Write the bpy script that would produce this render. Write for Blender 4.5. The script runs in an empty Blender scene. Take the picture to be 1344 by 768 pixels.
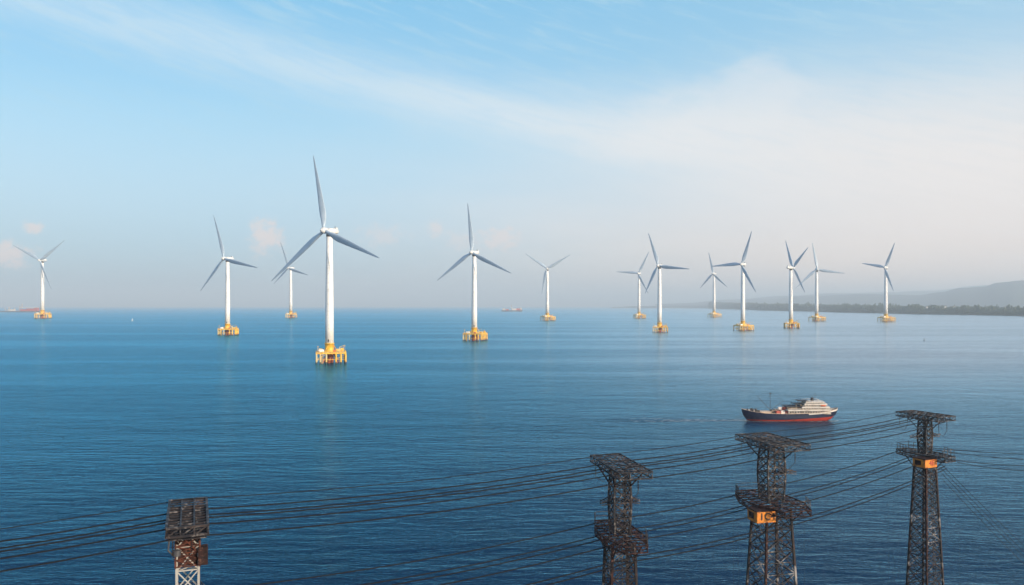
import bpy, bmesh, math, random
from mathutils import Vector, Matrix, noise

# ------------------------------------------------------------------ camera, sky, sun, exposure
scn = bpy.context.scene
COL = scn.collection
F = 1045.0            # focal length in pixels of a 1344 px wide frame
EYE = 60.0            # camera height above the water
HY = 401.0            # row of the true horizon
cam_d = bpy.data.cameras.new("camera")
cam_d.sensor_width = 36.0
cam_d.lens = 36.0 * F / 1344.0
cam_d.shift_y = (HY - 384.0) / 1344.0
cam_d.clip_start = 0.5
cam_d.clip_end = 120000.0
cam = bpy.data.objects.new("camera", cam_d)
COL.objects.link(cam)
cam.location = (0, 0, EYE)
cam.rotation_euler = (math.radians(90), 0, 0)
scn.camera = cam

SUN_AZ = math.radians(128.0)     # clockwise from +Y: behind the camera, to the right
SUN_EL = math.radians(17.0)
sun_dir = Vector((math.sin(SUN_AZ) * math.cos(SUN_EL), math.cos(SUN_AZ) * math.cos(SUN_EL), math.sin(SUN_EL)))
sd = bpy.data.lights.new("sun", 'SUN')
sd.energy = 2.7
sd.angle = math.radians(0.5)
sd.color = (1.0, 0.80, 0.59)
sun = bpy.data.objects.new("sun", sd)
COL.objects.link(sun)
sun.rotation_euler = (-sun_dir).to_track_quat('-Z', 'Y').to_euler()
sun.location = (200, -200, 300)

scn.view_settings.view_transform = 'Standard'
scn.view_settings.look = 'None'
scn.view_settings.exposure = 0.8
scn.view_settings.gamma = 1.0
scn.view_settings.use_curve_mapping = False


class NT:
    """tiny helper for writing node trees"""
    def __init__(self, tree):
        self.t = tree

    def n(self, kind, **kw):
        nd = self.t.nodes.new(kind)
        for k, v in kw.items():
            setattr(nd, k, v)
        return nd

    def put(self, sock, v):
        if isinstance(v, bpy.types.NodeSocket):
            self.t.links.new(v, sock)
        else:
            if sock.type == 'RGBA' and len(v) == 3:
                v = tuple(v) + (1,)
            sock.default_value = v

    def m(self, op, a, b=0.0, c=0.0, clamp=False):
        nd = self.n('ShaderNodeMath', operation=op)
        nd.use_clamp = clamp
        self.put(nd.inputs[0], a)
        self.put(nd.inputs[1], b)
        self.put(nd.inputs[2], c)
        return nd.outputs[0]

    def ramp(self, v, a, b, lo=0.0, hi=1.0, smooth=True):
        nd = self.n('ShaderNodeMapRange')
        nd.interpolation_type = 'SMOOTHSTEP' if smooth else 'LINEAR'
        self.put(nd.inputs['Value'], v)
        self.put(nd.inputs['From Min'], a)
        self.put(nd.inputs['From Max'], b)
        self.put(nd.inputs['To Min'], lo)
        self.put(nd.inputs['To Max'], hi)
        return nd.outputs[0]

    def mix(self, f, a, b, mode='MIX'):
        nd = self.n('ShaderNodeMix', data_type='RGBA', blend_type=mode)
        self.put(nd.inputs[0], f)
        self.put(nd.inputs[6], a)
        self.put(nd.inputs[7], b)
        return nd.outputs[2]

    def noise(self, vec, scale, detail=3.0, rough=0.5, dist=0.0):
        nd = self.n('ShaderNodeTexNoise')
        if vec is not None:
            self.put(nd.inputs['Vector'], vec)
        nd.inputs['Scale'].default_value = scale
        nd.inputs['Detail'].default_value = detail
        nd.inputs['Roughness'].default_value = rough
        nd.inputs['Distortion'].default_value = dist
        return nd.outputs['Fac']

    def comb(self, x, y, z):
        nd = self.n('ShaderNodeCombineXYZ')
        for i, v in enumerate((x, y, z)):
            self.put(nd.inputs[i], v)
        return nd.outputs[0]

    def curve(self, v, pts):
        """piecewise-smooth function of v; pts in real units"""
        nd = self.n('ShaderNodeFloatCurve')
        xs = [p[0] for p in pts]
        ys = [p[1] for p in pts]
        x0, x1, y0, y1 = min(xs), max(xs), min(ys), max(ys)
        self.put(nd.inputs['Value'], self.ramp(v, x0, x1, smooth=False))
        c = nd.mapping.curves[0]
        q = [((x - x0) / (x1 - x0), (y - y0) / (y1 - y0)) for x, y in pts]
        c.points[0].location = q[0]
        c.points[1].location = q[-1]
        for p in q[1:-1]:
            c.points.new(*p)
        nd.mapping.update()
        return self.m('MULTIPLY_ADD', nd.outputs[0], y1 - y0, y0)


world = bpy.data.worlds.new("World")
scn.world = world
world.use_nodes = True
wt = world.node_tree
wt.nodes.clear()
W = NT(wt)
sky = W.n('ShaderNodeTexSky')
sky.sky_type = 'NISHITA'
sky.sun_disc = False
sky.sun_elevation = SUN_EL
sky.sun_rotation = SUN_AZ
sky.altitude = 0.0
sky.air_density = 1.0
sky.dust_density = 1.2
sky.ozone_density = 1.6
geo = W.n('ShaderNodeTexCoord')
sep = W.n('ShaderNodeSeparateXYZ')
W.put(sep.inputs[0], geo.outputs['Generated'])
DX, DY, DZ = sep.outputs
DEG = 57.29578
az = W.m('MULTIPLY', W.m('ARCTAN2', DX, DY), DEG)           # degrees, clockwise from north
el = W.m('MULTIPLY', W.m('ARCSINE', DZ), DEG)
ahead = W.ramp(DY, -0.2, 0.3)
base = W.mix(1.0, sky.outputs[0], (1.0, 1.0, 1.0), 'MULTIPLY')
K = 1.0
# colour of the hazy air with elevation: cooler and bluer to the west, paler and pinkish to the east
def eramp(stops):
    nd = W.n('ShaderNodeValToRGB')
    W.put(nd.inputs[0], W.m('DIVIDE', el, 30.0, clamp=True))
    cr = nd.color_ramp
    cr.interpolation = 'B_SPLINE'
    while len(cr.elements) < len(stops):
        cr.elements.new(0.5)
    for e, (p, c) in zip(cr.elements, stops):
        e.position = p / 30.0
        e.color = tuple(q / 4 for q in c) + (1,)
    return W.mix(1.0, nd.outputs[0], (4, 4, 4), 'MULTIPLY')


west = eramp([(0, (0.80, 1.45, 2.2)), (3, (1.0, 1.8, 2.6)), (7, (1.75, 2.5, 3.05)), (12, (1.45, 2.65, 3.35)), (16, (0.9, 2.25, 3.3)), (25, (0.6, 2.05, 3.2))])
east = eramp([(0, (3.7, 3.0, 2.85)), (3, (3.9, 3.1, 2.85)), (7, (3.65, 3.15, 2.95)), (12, (2.3, 2.95, 3.3)), (16, (1.35, 2.5, 3.3)), (25, (0.85, 2.15, 3.2))])
big = W.noise(W.comb(W.m('MULTIPLY', az, 0.03), W.m('MULTIPLY', el, 0.16), 0.0), 1.6, 4, 0.55)
air = W.mix(W.ramp(W.m('ADD', az, W.m('MULTIPLY', W.m('SUBTRACT', big, 0.5), 22)), -24, 32), west, east)
c1 = W.mix(W.ramp(el, 45, 24, 0.0, 0.82), base, air)
# cirrus streak running down from the upper left and opening to a wide veil on the right
wv = W.comb(W.m('MULTIPLY', az, 0.05), W.m('ADD', W.m('MULTIPLY', el, 0.30), W.m('MULTIPLY', az, 0.075)), 3.7)
wisp = W.noise(wv, 1.5, 7, 0.6, 0.5)
wisp2 = W.noise(W.comb(W.m('MULTIPLY', az, 0.11), W.m('ADD', W.m('MULTIPLY', el, 0.8), W.m('MULTIPLY', az, 0.22)), 9.0), 2.0, 8, 0.62, 0.4)
mid = W.curve(az, [(-60, 21), (-33, 18.6), (-15, 16.2), (2, 13.0), (17, 10.6), (33, 8.5), (60, 7)])
wid = W.curve(az, [(-60, 1.4), (-33, 1.7), (-15, 1.7), (2, 2.0), (14, 3.4), (33, 5.6), (60, 7)])
dd = W.m('DIVIDE', W.m('SUBTRACT', W.m('ADD', el, W.m('MULTIPLY', W.m('SUBTRACT', wisp, 0.5), 3.0)), mid), wid)
band = W.m('EXPONENT', W.m('MULTIPLY', W.m('MULTIPLY', dd, dd), -0.8))
band = W.m('MULTIPLY', band, W.ramp(wisp2, 0.30, 0.66, 0.62, 1.0))
band = W.m('MULTIPLY', band, W.ramp(az, -40, 15, 0.52, 0.92))
cir_col = W.mix(W.ramp(az, -20, 30), (2.7, 3.25, 3.6), (3.6, 3.4, 3.3))
c2 = W.mix(band, c1, cir_col)
# thicker ragged patch inside the veil, upper right
pn = W.noise(W.comb(W.m('MULTIPLY', az, 0.10), W.m('MULTIPLY', el, 0.22), 2.0), 1.5, 7, 0.6, 0.3)
pa_ = W.m('DIVIDE', W.m('SUBTRACT', az, 15.0), 7.0)
pe_ = W.m('DIVIDE', W.m('SUBTRACT', el, W.m('SUBTRACT', 13.6, W.m('MULTIPLY', W.m('ABSOLUTE', W.m('SUBTRACT', az, 17.5)), 0.16))), 2.3)
pr_ = W.m('SQRT', W.m('ADD', W.m('MULTIPLY', pa_, pa_), W.m('MULTIPLY', pe_, pe_)))
c2 = W.mix(W.ramp(W.m('ADD', pr_, W.m('MULTIPLY', W.m('SUBTRACT', pn, 0.5), 3.2)), 1.5, 0.3, 0, 0.42), c2, (3.45, 3.4, 3.4))
# faint high streaks
hi = W.m('MULTIPLY', W.ramp(wisp2, 0.45, 0.75), W.ramp(el, 5, 22, 0.0, 0.5))
c2 = W.mix(hi, c2, (1.9, 2.8, 3.3))
# small pink puffs low over the sea
for (pa, pe, ra, re, k) in ((-17.1, 4.7, 1.0, 1.1, .75), (-17.8, 5.4, .5, .4, .4), (-32.4, 3.1, 1.2, .75, .8), (-31.0, 4.8, .45, .35, .7),
                            (-9.2, 5.0, 1.3, .7, .35), (-0.9, 4.8, 1.2, .8, .55), (-5.5, 5.5, .6, .55, .45), (-3.8, 4.6, 1.3, .6, .3)):
    n1 = W.noise(W.comb(az, W.m('MULTIPLY', el, 1.2), pa), 1.5, 7, 0.62, 0.2)
    n2 = W.m('MULTIPLY', W.m('SUBTRACT', n1, 0.5), 3.6)
    qa = W.m('DIVIDE', W.m('SUBTRACT', az, pa), ra)
    qe = W.m('DIVIDE', W.m('SUBTRACT', el, pe), re)
    r = W.m('SQRT', W.m('ADD', W.m('MULTIPLY', qa, qa), W.m('MULTIPLY', qe, qe)))
    mk = W.ramp(W.m('ADD', r, n2), 1.45, 0.2, 0, k)
    c2 = W.mix(mk, c2, (3.6, 3.0, 2.8))
full = W.mix(ahead, base, c2)
bg = W.n('ShaderNodeBackground')
W.put(bg.inputs['Color'], full)
bg.inputs['Strength'].default_value = 0.15
out = W.n('ShaderNodeOutputWorld')
W.put(out.inputs[0], bg.outputs[0])


# ------------------------------------------------------------------ helpers
def P(px, py, z=0.0):
    """a point at height z seen at pixel (px, py) of the 1344 x 768 frame, as plain world coordinates"""
    d = (EYE - z) * F / (py - HY)
    return Vector(((px - 672) / F * d, d, z))


def PX(px, d, z=0.0):
    return Vector(((px - 672) / F * d, d, z))


def material(name, col, rough=0.6, metal=0.0, col2=None, scale=1.0, lo=0.4, hi=0.6, col3=None, scale3=6.0, bump=0.0, spec=0.5):
    m = bpy.data.materials.new(name)
    m.use_nodes = True
    t = NT(m.node_tree)
    b = m.node_tree.nodes['Principled BSDF']
    b.inputs['Roughness'].default_value = rough
    b.inputs['Metallic'].default_value = metal
    b.inputs['Specular IOR Level'].default_value = spec
    tc = t.n('ShaderNodeTexCoord').outputs['Object']
    c = tuple(col) + (1,)
    if col2:
        c = t.mix(t.ramp(t.noise(tc, scale, 5, 0.6), lo, hi), col, col2)
    if col3:
        c = t.mix(t.ramp(t.noise(tc, scale3, 4, 0.6), 0.52, 0.7), c, col3)
    t.put(b.inputs['Base Color'], c)
    if bump:
        bp = t.n('ShaderNodeBump')
        bp.inputs['Strength'].default_value = bump
        bp.inputs['Distance'].default_value = 0.05
        t.put(bp.inputs['Height'], t.noise(tc, scale * 4, 4, 0.6))
        t.put(b.inputs['Normal'], bp.outputs[0])
    return m


M = {}
M['tower'] = material('tower_paint', (0.80, 0.80, 0.78), 0.42, 0, (0.70, 0.71, 0.70), 0.08, 0.4, 0.7, (0.62, 0.62, 0.60), 0.35)
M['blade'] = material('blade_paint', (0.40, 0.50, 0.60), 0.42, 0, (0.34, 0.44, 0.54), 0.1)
M['nacelle'] = material('nacelle_paint', (0.66, 0.68, 0.68), 0.42, 0, (0.52, 0.54, 0.55), 0.25)
M['dark'] = material('dark_fittings', (0.05, 0.05, 0.055), 0.6)
M['yellow'] = material('yellow_marine_paint', (0.78, 0.47, 0.035), 0.5, 0, (0.72, 0.36, 0.035), 0.15, 0.45, 0.7, (0.38, 0.12, 0.04), 0.5)
M['redlead'] = material('orange_red_paint', (0.62, 0.14, 0.04), 0.6, 0, (0.34, 0.07, 0.03), 0.3)
M['pale'] = material('pale_yellow_paint', (0.72, 0.50, 0.14), 0.5, 0, (0.52, 0.46, 0.28), 0.3)
M['steel'] = material('dark_weathered_steel', (0.010, 0.009, 0.013), 0.6, 0.0, (0.050, 0.033, 0.028), 0.35, 0.45, 0.7, (0.17, 0.155, 0.15), 1.6, spec=0.3)
M['rusty'] = material('rusty_steel', (0.036, 0.014, 0.012), 0.8, 0.0, (0.012, 0.008, 0.009), 0.8, 0.35, 0.65, (0.12, 0.060, 0.045), 2.5, spec=0.2)
M['rust_light'] = material('brighter_rust', (0.11, 0.035, 0.022), 0.8, 0, (0.04, 0.018, 0.014), 1.4, 0.4, 0.65, spec=0.2)
M['galv'] = material('galvanised_steel', (0.33, 0.32, 0.30), 0.6, 0.0, (0.16, 0.14, 0.13), 0.5, 0.5, 0.75)
M['mixed'] = material('patchy_brown_grey_steel', (0.013, 0.011, 0.014), 0.65, 0.0, (0.26, 0.24, 0.23), 0.28, 0.52, 0.66, (0.05, 0.022, 0.016), 1.2, spec=0.3)
M['wire'] = material('black_cable', (0.006, 0.006, 0.009), 0.6, 0.0, spec=0.15)
M['glassi'] = material('brown_insulator', (0.02, 0.012, 0.012), 0.4)
M['orange'] = material('orange_cabin_paint', (0.62, 0.20, 0.012), 0.6, 0, (0.36, 0.10, 0.015), 0.9, 0.42, 0.7, (0.12, 0.04, 0.02), 1.6)
M['black'] = material('black_lettering', (0.015, 0.012, 0.012), 0.6)
M['redpaint'] = material('dark_red_lettering', (0.30, 0.03, 0.02), 0.6)
M['white'] = material('white_ship_paint', (0.62, 0.57, 0.51), 0.5, 0, (0.40, 0.35, 0.31), 0.5, 0.45, 0.75)
M['buff'] = material('buff_ship_paint', (0.62, 0.48, 0.36), 0.55, 0, (0.45, 0.34, 0.26), 0.6)
M['glass'] = material('dark_window_glass', (0.02, 0.03, 0.04), 0.12)
M['canvas'] = material('dark_canopy', (0.04, 0.045, 0.055), 0.8)
M['cargo_r'] = material('red_container', (0.50, 0.10, 0.07), 0.6, 0, (0.36, 0.07, 0.05), 1.2)
M['cargo_p'] = material('pale_container', (0.72, 0.62, 0.55), 0.6)
M['house_shade'] = material('shaded_cream_paint', (0.46, 0.40, 0.34), 0.6, 0, (0.22, 0.17, 0.13), 0.8, 0.42, 0.6)  # cream walls with the shade between the tiers put into their colour
M['deck'] = material('brown_deck', (0.17, 0.11, 0.08), 0.8, 0, (0.26, 0.20, 0.15), 1.0)
M['far_red'] = material('far_hull_red', (0.40, 0.05, 0.035), 0.6)
M['far_grey'] = material('far_hull_grey', (0.07, 0.08, 0.11), 0.6)
M['far_wall'] = material('weathered_wall', (0.42, 0.42, 0.40), 0.8)
M['sail'] = material('white_sail', (0.85, 0.85, 0.84), 0.6)


def hull_mat():
    m = bpy.data.materials.new('navy_hull_red_boot')
    m.use_nodes = True
    t = NT(m.node_tree)
    b = m.node_tree.nodes['Principled BSDF']
    tc = t.n('ShaderNodeTexCoord').outputs['Object']
    s = t.n('ShaderNodeSeparateXYZ')
    t.put(s.inputs[0], tc)
    lim = t.m('ADD', 0.75, t.m('MULTIPLY', t.m('MAXIMUM', t.m('ADD', s.outputs[0], 4), 0), 0.055))
    red = t.ramp(t.m('SUBTRACT', s.outputs[2], lim), 0.06, -0.02)
    gr = t.noise(tc, 0.7, 5, 0.65)
    navy = t.mix(t.ramp(gr, .45, .75), (0.009, 0.014, 0.042), (0.028, 0.032, 0.05))
    rd = t.mix(t.ramp(gr, .4, .7), (0.36, 0.035, 0.022), (0.22, 0.035, 0.022))
    t.put(b.inputs['Base Color'], t.mix(red, navy, rd))
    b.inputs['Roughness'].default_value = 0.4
    return m


M['hull'] = hull_mat()


class MB:
    """collects shapes, then links them as ONE mesh object"""
    def __init__(self):
        self.v = []
        self.f = []

    def poly(self, vs, fs):
        k = len(self.v)
        self.v += [tuple(v) for v in vs]
        self.f += [tuple(i + k for i in f) for f in fs]

    def box(self, c, s, rz=0.0, taper=1.0, mat=None):
        hx, hy, hz = s[0] / 2, s[1] / 2, s[2] / 2
        ca, sa = math.cos(rz), math.sin(rz)
        vs = []
        for z in (-1, 1):
            k = taper if z > 0 else 1.0
            for x, y in ((-1, -1), (1, -1), (1, 1), (-1, 1)):
                lx, ly = x * hx * k, y * hy * k
                vs.append((c[0] + lx * ca - ly * sa, c[1] + lx * sa + ly * ca, c[2] + z * hz))
        self.poly(vs, [(3, 2, 1, 0), (4, 5, 6, 7), (0, 1, 5, 4), (1, 2, 6, 5), (2, 3, 7, 6), (3, 0, 4, 7)])

    def bar(self, a, b, w=0.12, h=None):
        """square bar from a to b"""
        a, b = Vector(a), Vector(b)
        d = b - a
        if d.length < 1e-6:
            return
        h = h or w
        d.normalize()
        up = Vector((0, 0, 1)) if abs(d.z) < 0.95 else Vector((1, 0, 0))
        s = d.cross(up).normalized() * (w / 2)
        u = s.cross(d).normalized() * (h / 2)
        vs = [a - s - u, a + s - u, a + s + u, a - s + u, b - s - u, b + s - u, b + s + u, b - s + u]
        self.poly(vs, [(3, 2, 1, 0), (4, 5, 6, 7), (0, 1, 5, 4), (1, 2, 6, 5), (2, 3, 7, 6), (3, 0, 4, 7)])

    def tube(self, pts, rad, n=6, caps=True):
        pts = [Vector(p) for p in pts]
        rs = rad if isinstance(rad, (list, tuple)) else [rad] * len(pts)
        k0 = len(self.v)
        prev = None
        for i, p in enumerate(pts):
            d = (pts[min(i + 1, len(pts) - 1)] - pts[max(i - 1, 0)]).normalized()
            if prev is None:
                up = Vector((0, 0, 1)) if abs(d.z) < 0.9 else Vector((1, 0, 0))
                s = d.cross(up).normalized()
            else:
                s = (prev - d * prev.dot(d)).normalized()
            prev = s
            u = s.cross(d)
            for j in range(n):
                an = 2 * math.pi * j / n
                self.v.append(tuple(p + (s * math.cos(an) + u * math.sin(an)) * rs[i]))
        for i in range(len(pts) - 1):
            for j in range(n):
                a = k0 + i * n + j
                b = k0 + i * n + (j + 1) % n
                self.f.append((a, b, b + n, a + n))
        if caps:
            self.f.append(tuple(k0 + j for j in reversed(range(n))))
            e = k0 + (len(pts) - 1) * n
            self.f.append(tuple(e + j for j in range(n)))

    def lathe(self, prof, n=24, c=(0, 0, 0)):
        k0 = len(self.v)
        for r, z in prof:
            for j in range(n):
                a = 2 * math.pi * j / n
                self.v.append((c[0] + r * math.cos(a), c[1] + r * math.sin(a), c[2] + z))
        for i in range(len(prof) - 1):
            for j in range(n):
                a = k0 + i * n + j
                b = k0 + i * n + (j + 1) % n
                self.f.append((a, b, b + n, a + n))
        self.f.append(tuple(k0 + j for j in reversed(range(n))))
        e = k0 + (len(prof) - 1) * n
        self.f.append(tuple(e + j for j in range(n)))

    def build(self, name, mat, parent=None, smooth=False, bevel=0.0):
        me = bpy.data.meshes.new(name)
        me.from_pydata(self.v, [], self.f)
        me.materials.append(mat)
        if smooth:
            for p in me.polygons:
                p.use_smooth = len(p.vertices) == 4
        o = bpy.data.objects.new(name, me)
        COL.objects.link(o)
        if parent:
            o.parent = parent
        if bevel:
            b = o.modifiers.new('bevel', 'BEVEL')
            b.width = bevel
            b.segments = 2
        return o


def tag(o, label=None, cat=None, group=None, kind=None):
    if label:
        o['label'] = label
    if cat:
        o['category'] = cat
    if group:
        o['group'] = group
    if kind:
        o['kind'] = kind
    return o


def empty(name, loc=(0, 0, 0), rz=0.0):
    o = bpy.data.objects.new(name, None)
    o.empty_display_size = 1.0
    o.location = loc
    o.rotation_euler = (0, 0, rz)
    COL.objects.link(o)
    return o


def copy_tree(o, parent=None):
    c = o.copy()
    COL.objects.link(c)
    if parent:
        c.parent = parent
    for ch in [x for x in list(COL.objects) if x.parent == o]:
        copy_tree(ch, c)
    return c


# ------------------------------------------------------------------ sea
def make_sea():
    S = 44000.0
    b = MB()
    b.poly([(-S, -2000, 0), (S, -2000, 0), (S, S, 0), (-S, S, 0)], [(0, 1, 2, 3)])
    m = bpy.data.materials.new('sea_water')
    m.use_nodes = True
    t = NT(m.node_tree)
    bs = m.node_tree.nodes['Principled BSDF']
    pos = t.n('ShaderNodeNewGeometry').outputs['Position']
    s = t.n('ShaderNodeSeparateXYZ')
    t.put(s.inputs[0], pos)
    x, y, z = s.outputs
    # wind-driven crests lie roughly across the wind
    mp = t.n('ShaderNodeMapping')
    t.put(mp.inputs['Vector'], pos)
    mp.inputs['Rotation'].default_value = (0, 0, math.radians(14))
    mp.inputs['Scale'].default_value = (0.42, 1.0, 1.0)
    mp2 = t.n('ShaderNodeMapping')
    t.put(mp2.inputs['Vector'], pos)
    mp2.inputs['Rotation'].default_value = (0, 0, math.radians(-9))
    mp2.inputs['Scale'].default_value = (0.30, 1.0, 1.0)
    n1 = t.noise(mp.outputs[0], 1.5, 4, 0.6, 0.4)       # ~1.3 m chop
    n2 = t.noise(mp2.outputs[0], 0.30, 3, 0.5, 0.6)       # ~5 m waves
    n3 = t.noise(mp.outputs[0], 0.045, 3, 0.5)            # long swell
    h = t.m('ADD', t.m('MULTIPLY', n1, 0.25), t.m('ADD', t.m('MULTIPLY', n2, 0.72), t.m('MULTIPLY', n3, 1.5)))
    # calmer and rougher lanes stretched along the shore
    lane = t.noise(t.comb(t.m('MULTIPLY', x, 0.0006), t.m('MULTIPLY', y, 0.0055), 0.0), 1.0, 5, 0.6)
    lane2 = t.noise(t.comb(t.m('MULTIPLY', x, 0.004), t.m('MULTIPLY', y, 0.02), 5.0), 1.0, 3, 0.5)
    calm = t.ramp(t.m('ADD', lane, t.m('MULTIPLY', t.m('SUBTRACT', lane2, 0.5), 0.25)), 0.40, 0.64)
    bp = t.n('ShaderNodeBump')
    bp.inputs['Distance'].default_value = 1.0
    t.put(bp.inputs['Strength'], t.ramp(calm, 0, 1, 0.85, 0.62))
    t.put(bp.inputs['Height'], h)
    m.node_tree.nodes.remove(bs)
    dif = t.n('ShaderNodeBsdfDiffuse')
    t.put(dif.inputs['Color'], t.mix(calm, (0.0006, 0.014, 0.052), (0.0008, 0.018, 0.060)))
    t.put(dif.inputs['Normal'], bp.outputs[0])
    # pale sheen towards the right, painted into reflection tint and strength by bearing
    painted_sheen = t.ramp(t.m('ADD', t.m('DIVIDE', x, t.m('MAXIMUM', y, 1)), t.m('MULTIPLY', t.m('SUBTRACT', lane, 0.5), 0.30)), -0.28, 0.48)
    painted_sheen = t.m('MULTIPLY', painted_sheen, t.ramp(y, 130, 1000, 0.25, 1.0))
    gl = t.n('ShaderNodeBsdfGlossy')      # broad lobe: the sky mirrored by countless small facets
    t.put(gl.inputs['Color'], t.mix(painted_sheen, (0.02, 0.68, 0.98), (0.78, 0.92, 1.0)))
    gl.inputs['Roughness'].default_value = 0.26
    t.put(gl.inputs['Normal'], bp.outputs[0])
    g2 = t.n('ShaderNodeBsdfGlossy')      # sharp lobe: towers and hulls mirrored near their feet
    g2.inputs['Color'].default_value = (0.80, 0.80, 0.80, 1)
    t.put(g2.inputs['Roughness'], t.ramp(calm, 0, 1, 0.11, 0.07))
    bs2 = t.n('ShaderNodeBump')
    bs2.inputs['Distance'].default_value = 1.0
    bs2.inputs['Strength'].default_value = 0.27
    t.put(bs2.inputs['Height'], h)
    t.put(g2.inputs['Normal'], bs2.outputs[0])
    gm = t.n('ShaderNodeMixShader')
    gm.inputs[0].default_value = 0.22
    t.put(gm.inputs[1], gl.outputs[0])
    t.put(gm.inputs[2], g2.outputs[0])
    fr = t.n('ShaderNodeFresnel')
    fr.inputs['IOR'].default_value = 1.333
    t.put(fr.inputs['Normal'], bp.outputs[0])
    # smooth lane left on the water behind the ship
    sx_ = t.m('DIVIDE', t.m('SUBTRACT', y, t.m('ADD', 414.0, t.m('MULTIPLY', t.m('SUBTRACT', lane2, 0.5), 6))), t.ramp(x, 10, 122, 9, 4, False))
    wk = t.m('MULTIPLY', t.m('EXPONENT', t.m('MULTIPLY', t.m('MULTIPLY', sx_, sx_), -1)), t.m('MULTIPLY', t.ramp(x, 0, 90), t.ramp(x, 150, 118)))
    wt_ = t.m('MULTIPLY', t.ramp(painted_sheen, 0, 1, 1.2, 1.85), t.ramp(calm, 0, 1, 0.96, 1.04))
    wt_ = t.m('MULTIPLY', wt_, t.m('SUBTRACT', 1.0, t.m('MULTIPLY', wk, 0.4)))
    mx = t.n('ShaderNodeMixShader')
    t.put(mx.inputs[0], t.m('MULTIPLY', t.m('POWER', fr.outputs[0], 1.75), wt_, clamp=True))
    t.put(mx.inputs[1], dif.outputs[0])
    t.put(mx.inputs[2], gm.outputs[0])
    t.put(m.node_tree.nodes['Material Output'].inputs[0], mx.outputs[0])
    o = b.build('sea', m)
    tag(o, 'open blue sea with fine wind ripples', None, None, 'structure')


make_sea()


# ------------------------------------------------------------------ land on the right: low shore, wooded strip, hills
def shore_dist(px):
    """distance of the waterline along a sight line through column px"""
    pts = [(760, 36000), (885, 30000), (930, 15000), (1000, 9400), (1100, 6900), (1200, 5500), (1344, 4500), (1500, 3800), (1800, 3000)]
    for (a, da), (b, db) in zip(pts, pts[1:]):
        if a <= px <= b:
            return da + (db - da) * (px - a) / (b - a)
    return pts[-1][1] if px > 1800 else pts[0][1]


def grid_mesh(name, cols, rows, fn, mat):
    b = MB()
    vs, fs = [], []
    for j in range(rows):
        for i in range(cols):
            vs.append(fn(i / (cols - 1), j / (rows - 1)))
    for j in range(rows - 1):
        for i in range(cols - 1):
            a = j * cols + i
            fs.append((a, a + 1, a + cols + 1, a + cols))
    b.poly(vs, fs)
    return b.build(name, mat, smooth=True)


M['land'] = material('shore_ground', (0.10, 0.10, 0.07), 0.9, 0, (0.06, 0.075, 0.04), 0.01)
M['hill'] = material('wooded_hillside', (0.028, 0.050, 0.040), 0.95, 0, (0.055, 0.075, 0.055), 0.004, 0.4, 0.65)
M['forest'] = material('forest_foliage', (0.030, 0.050, 0.028), 0.9, 0, (0.055, 0.075, 0.035), 0.02, 0.4, 0.6)


def land_pt(u, v):
    px = 930 + u * 870
    d0 = shore_dist(px)
    d = d0 + v * v * 2600
    z = -0.8 + d0 * 0.0075 * (1 - math.exp(-v * 9)) + 5 * noise.noise(Vector((px * 0.03, v * 6, 1.3))) * min(1, v * 4)
    return ((px - 672) / F * d, d, z)


land = grid_mesh('shore', 220, 26, land_pt, M['land'])
tag(land, 'low shore running in from the right', None, None, 'structure')


def far_land(u, v):
    px = 800 + u * 200
    d = 19000 - u * 3000 + v * 2500
    z = -0.8 + (55 * math.sin(math.pi * min(1, u * 1.0 + .0)) ** .5 if 0 < u < 1 else 0) * math.sin(math.pi * min(v + .02, 1)) \
        + 6 * noise.noise(Vector((px * .05, v * 3, 7)))
    return ((px - 672) / F * d, d, max(-0.8, z) if 0 < v < 1 else -0.8)


fl = grid_mesh('headland', 80, 9, far_land, M['hill'])
tag(fl, 'thin distant headland fading into the haze', None, None, 'structure')


def hills(dist, prof, depth, seed, rough, far=0.0):
    def ridge(px):
        for (a, ya), (b, yb) in zip(prof, prof[1:]):
            if a <= px <= b:
                t = (px - a) / (b - a)
                t = t * t * (3 - 2 * t)
                return ya + (yb - ya) * t
        return prof[-1][1]

    def fn(u, v):
        px = prof[0][0] + u * (prof[-1][0] - prof[0][0])
        dd_ = dist * (1 + far * (1 - min(1, u * 1.9)) ** 1.2)
        d = dd_ + (v - 0.5) * depth
        top = EYE + (HY - ridge(px)) * dd_ / F
        k = math.sin(math.pi * v) ** 0.8 if 0 < v < 1 else 0
        x = (px - 672) / F * d
        nz = noise.fractal(Vector((x * 0.0008, d * 0.0008, seed)), 1.0, 2.0, 5)
        return (x, d, -0.8 + k * max(0, top - 0) * (1 + rough * nz) + 0)
    return fn


h1 = grid_mesh('hills', 260, 24, hills(14300, [(860, 399), (930, 397), (1000, 393), (1060, 389), (1130, 386), (1205, 387.5), (1235, 384), (1262, 378),
                                               (1290, 376.5), (1308, 371), (1344, 368), (1420, 366), (1560, 367), (1750, 374)], 4200, 2.2, 0.03, 0.7), M['hill'])
tag(h1, 'hazy wooded hills behind the shore', None, None, 'structure')
h2 = grid_mesh('far_hills', 160, 14, hills(24000, [(880, 400), (960, 393), (1040, 388), (1090, 385), (1150, 384), (1210, 382), (1300, 374), (1400, 370), (1700, 380)], 5000, 8.1, 0.04), M['hill'])
tag(h2, 'paler hills far behind the nearer ridge', None, None, 'structure')


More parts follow.
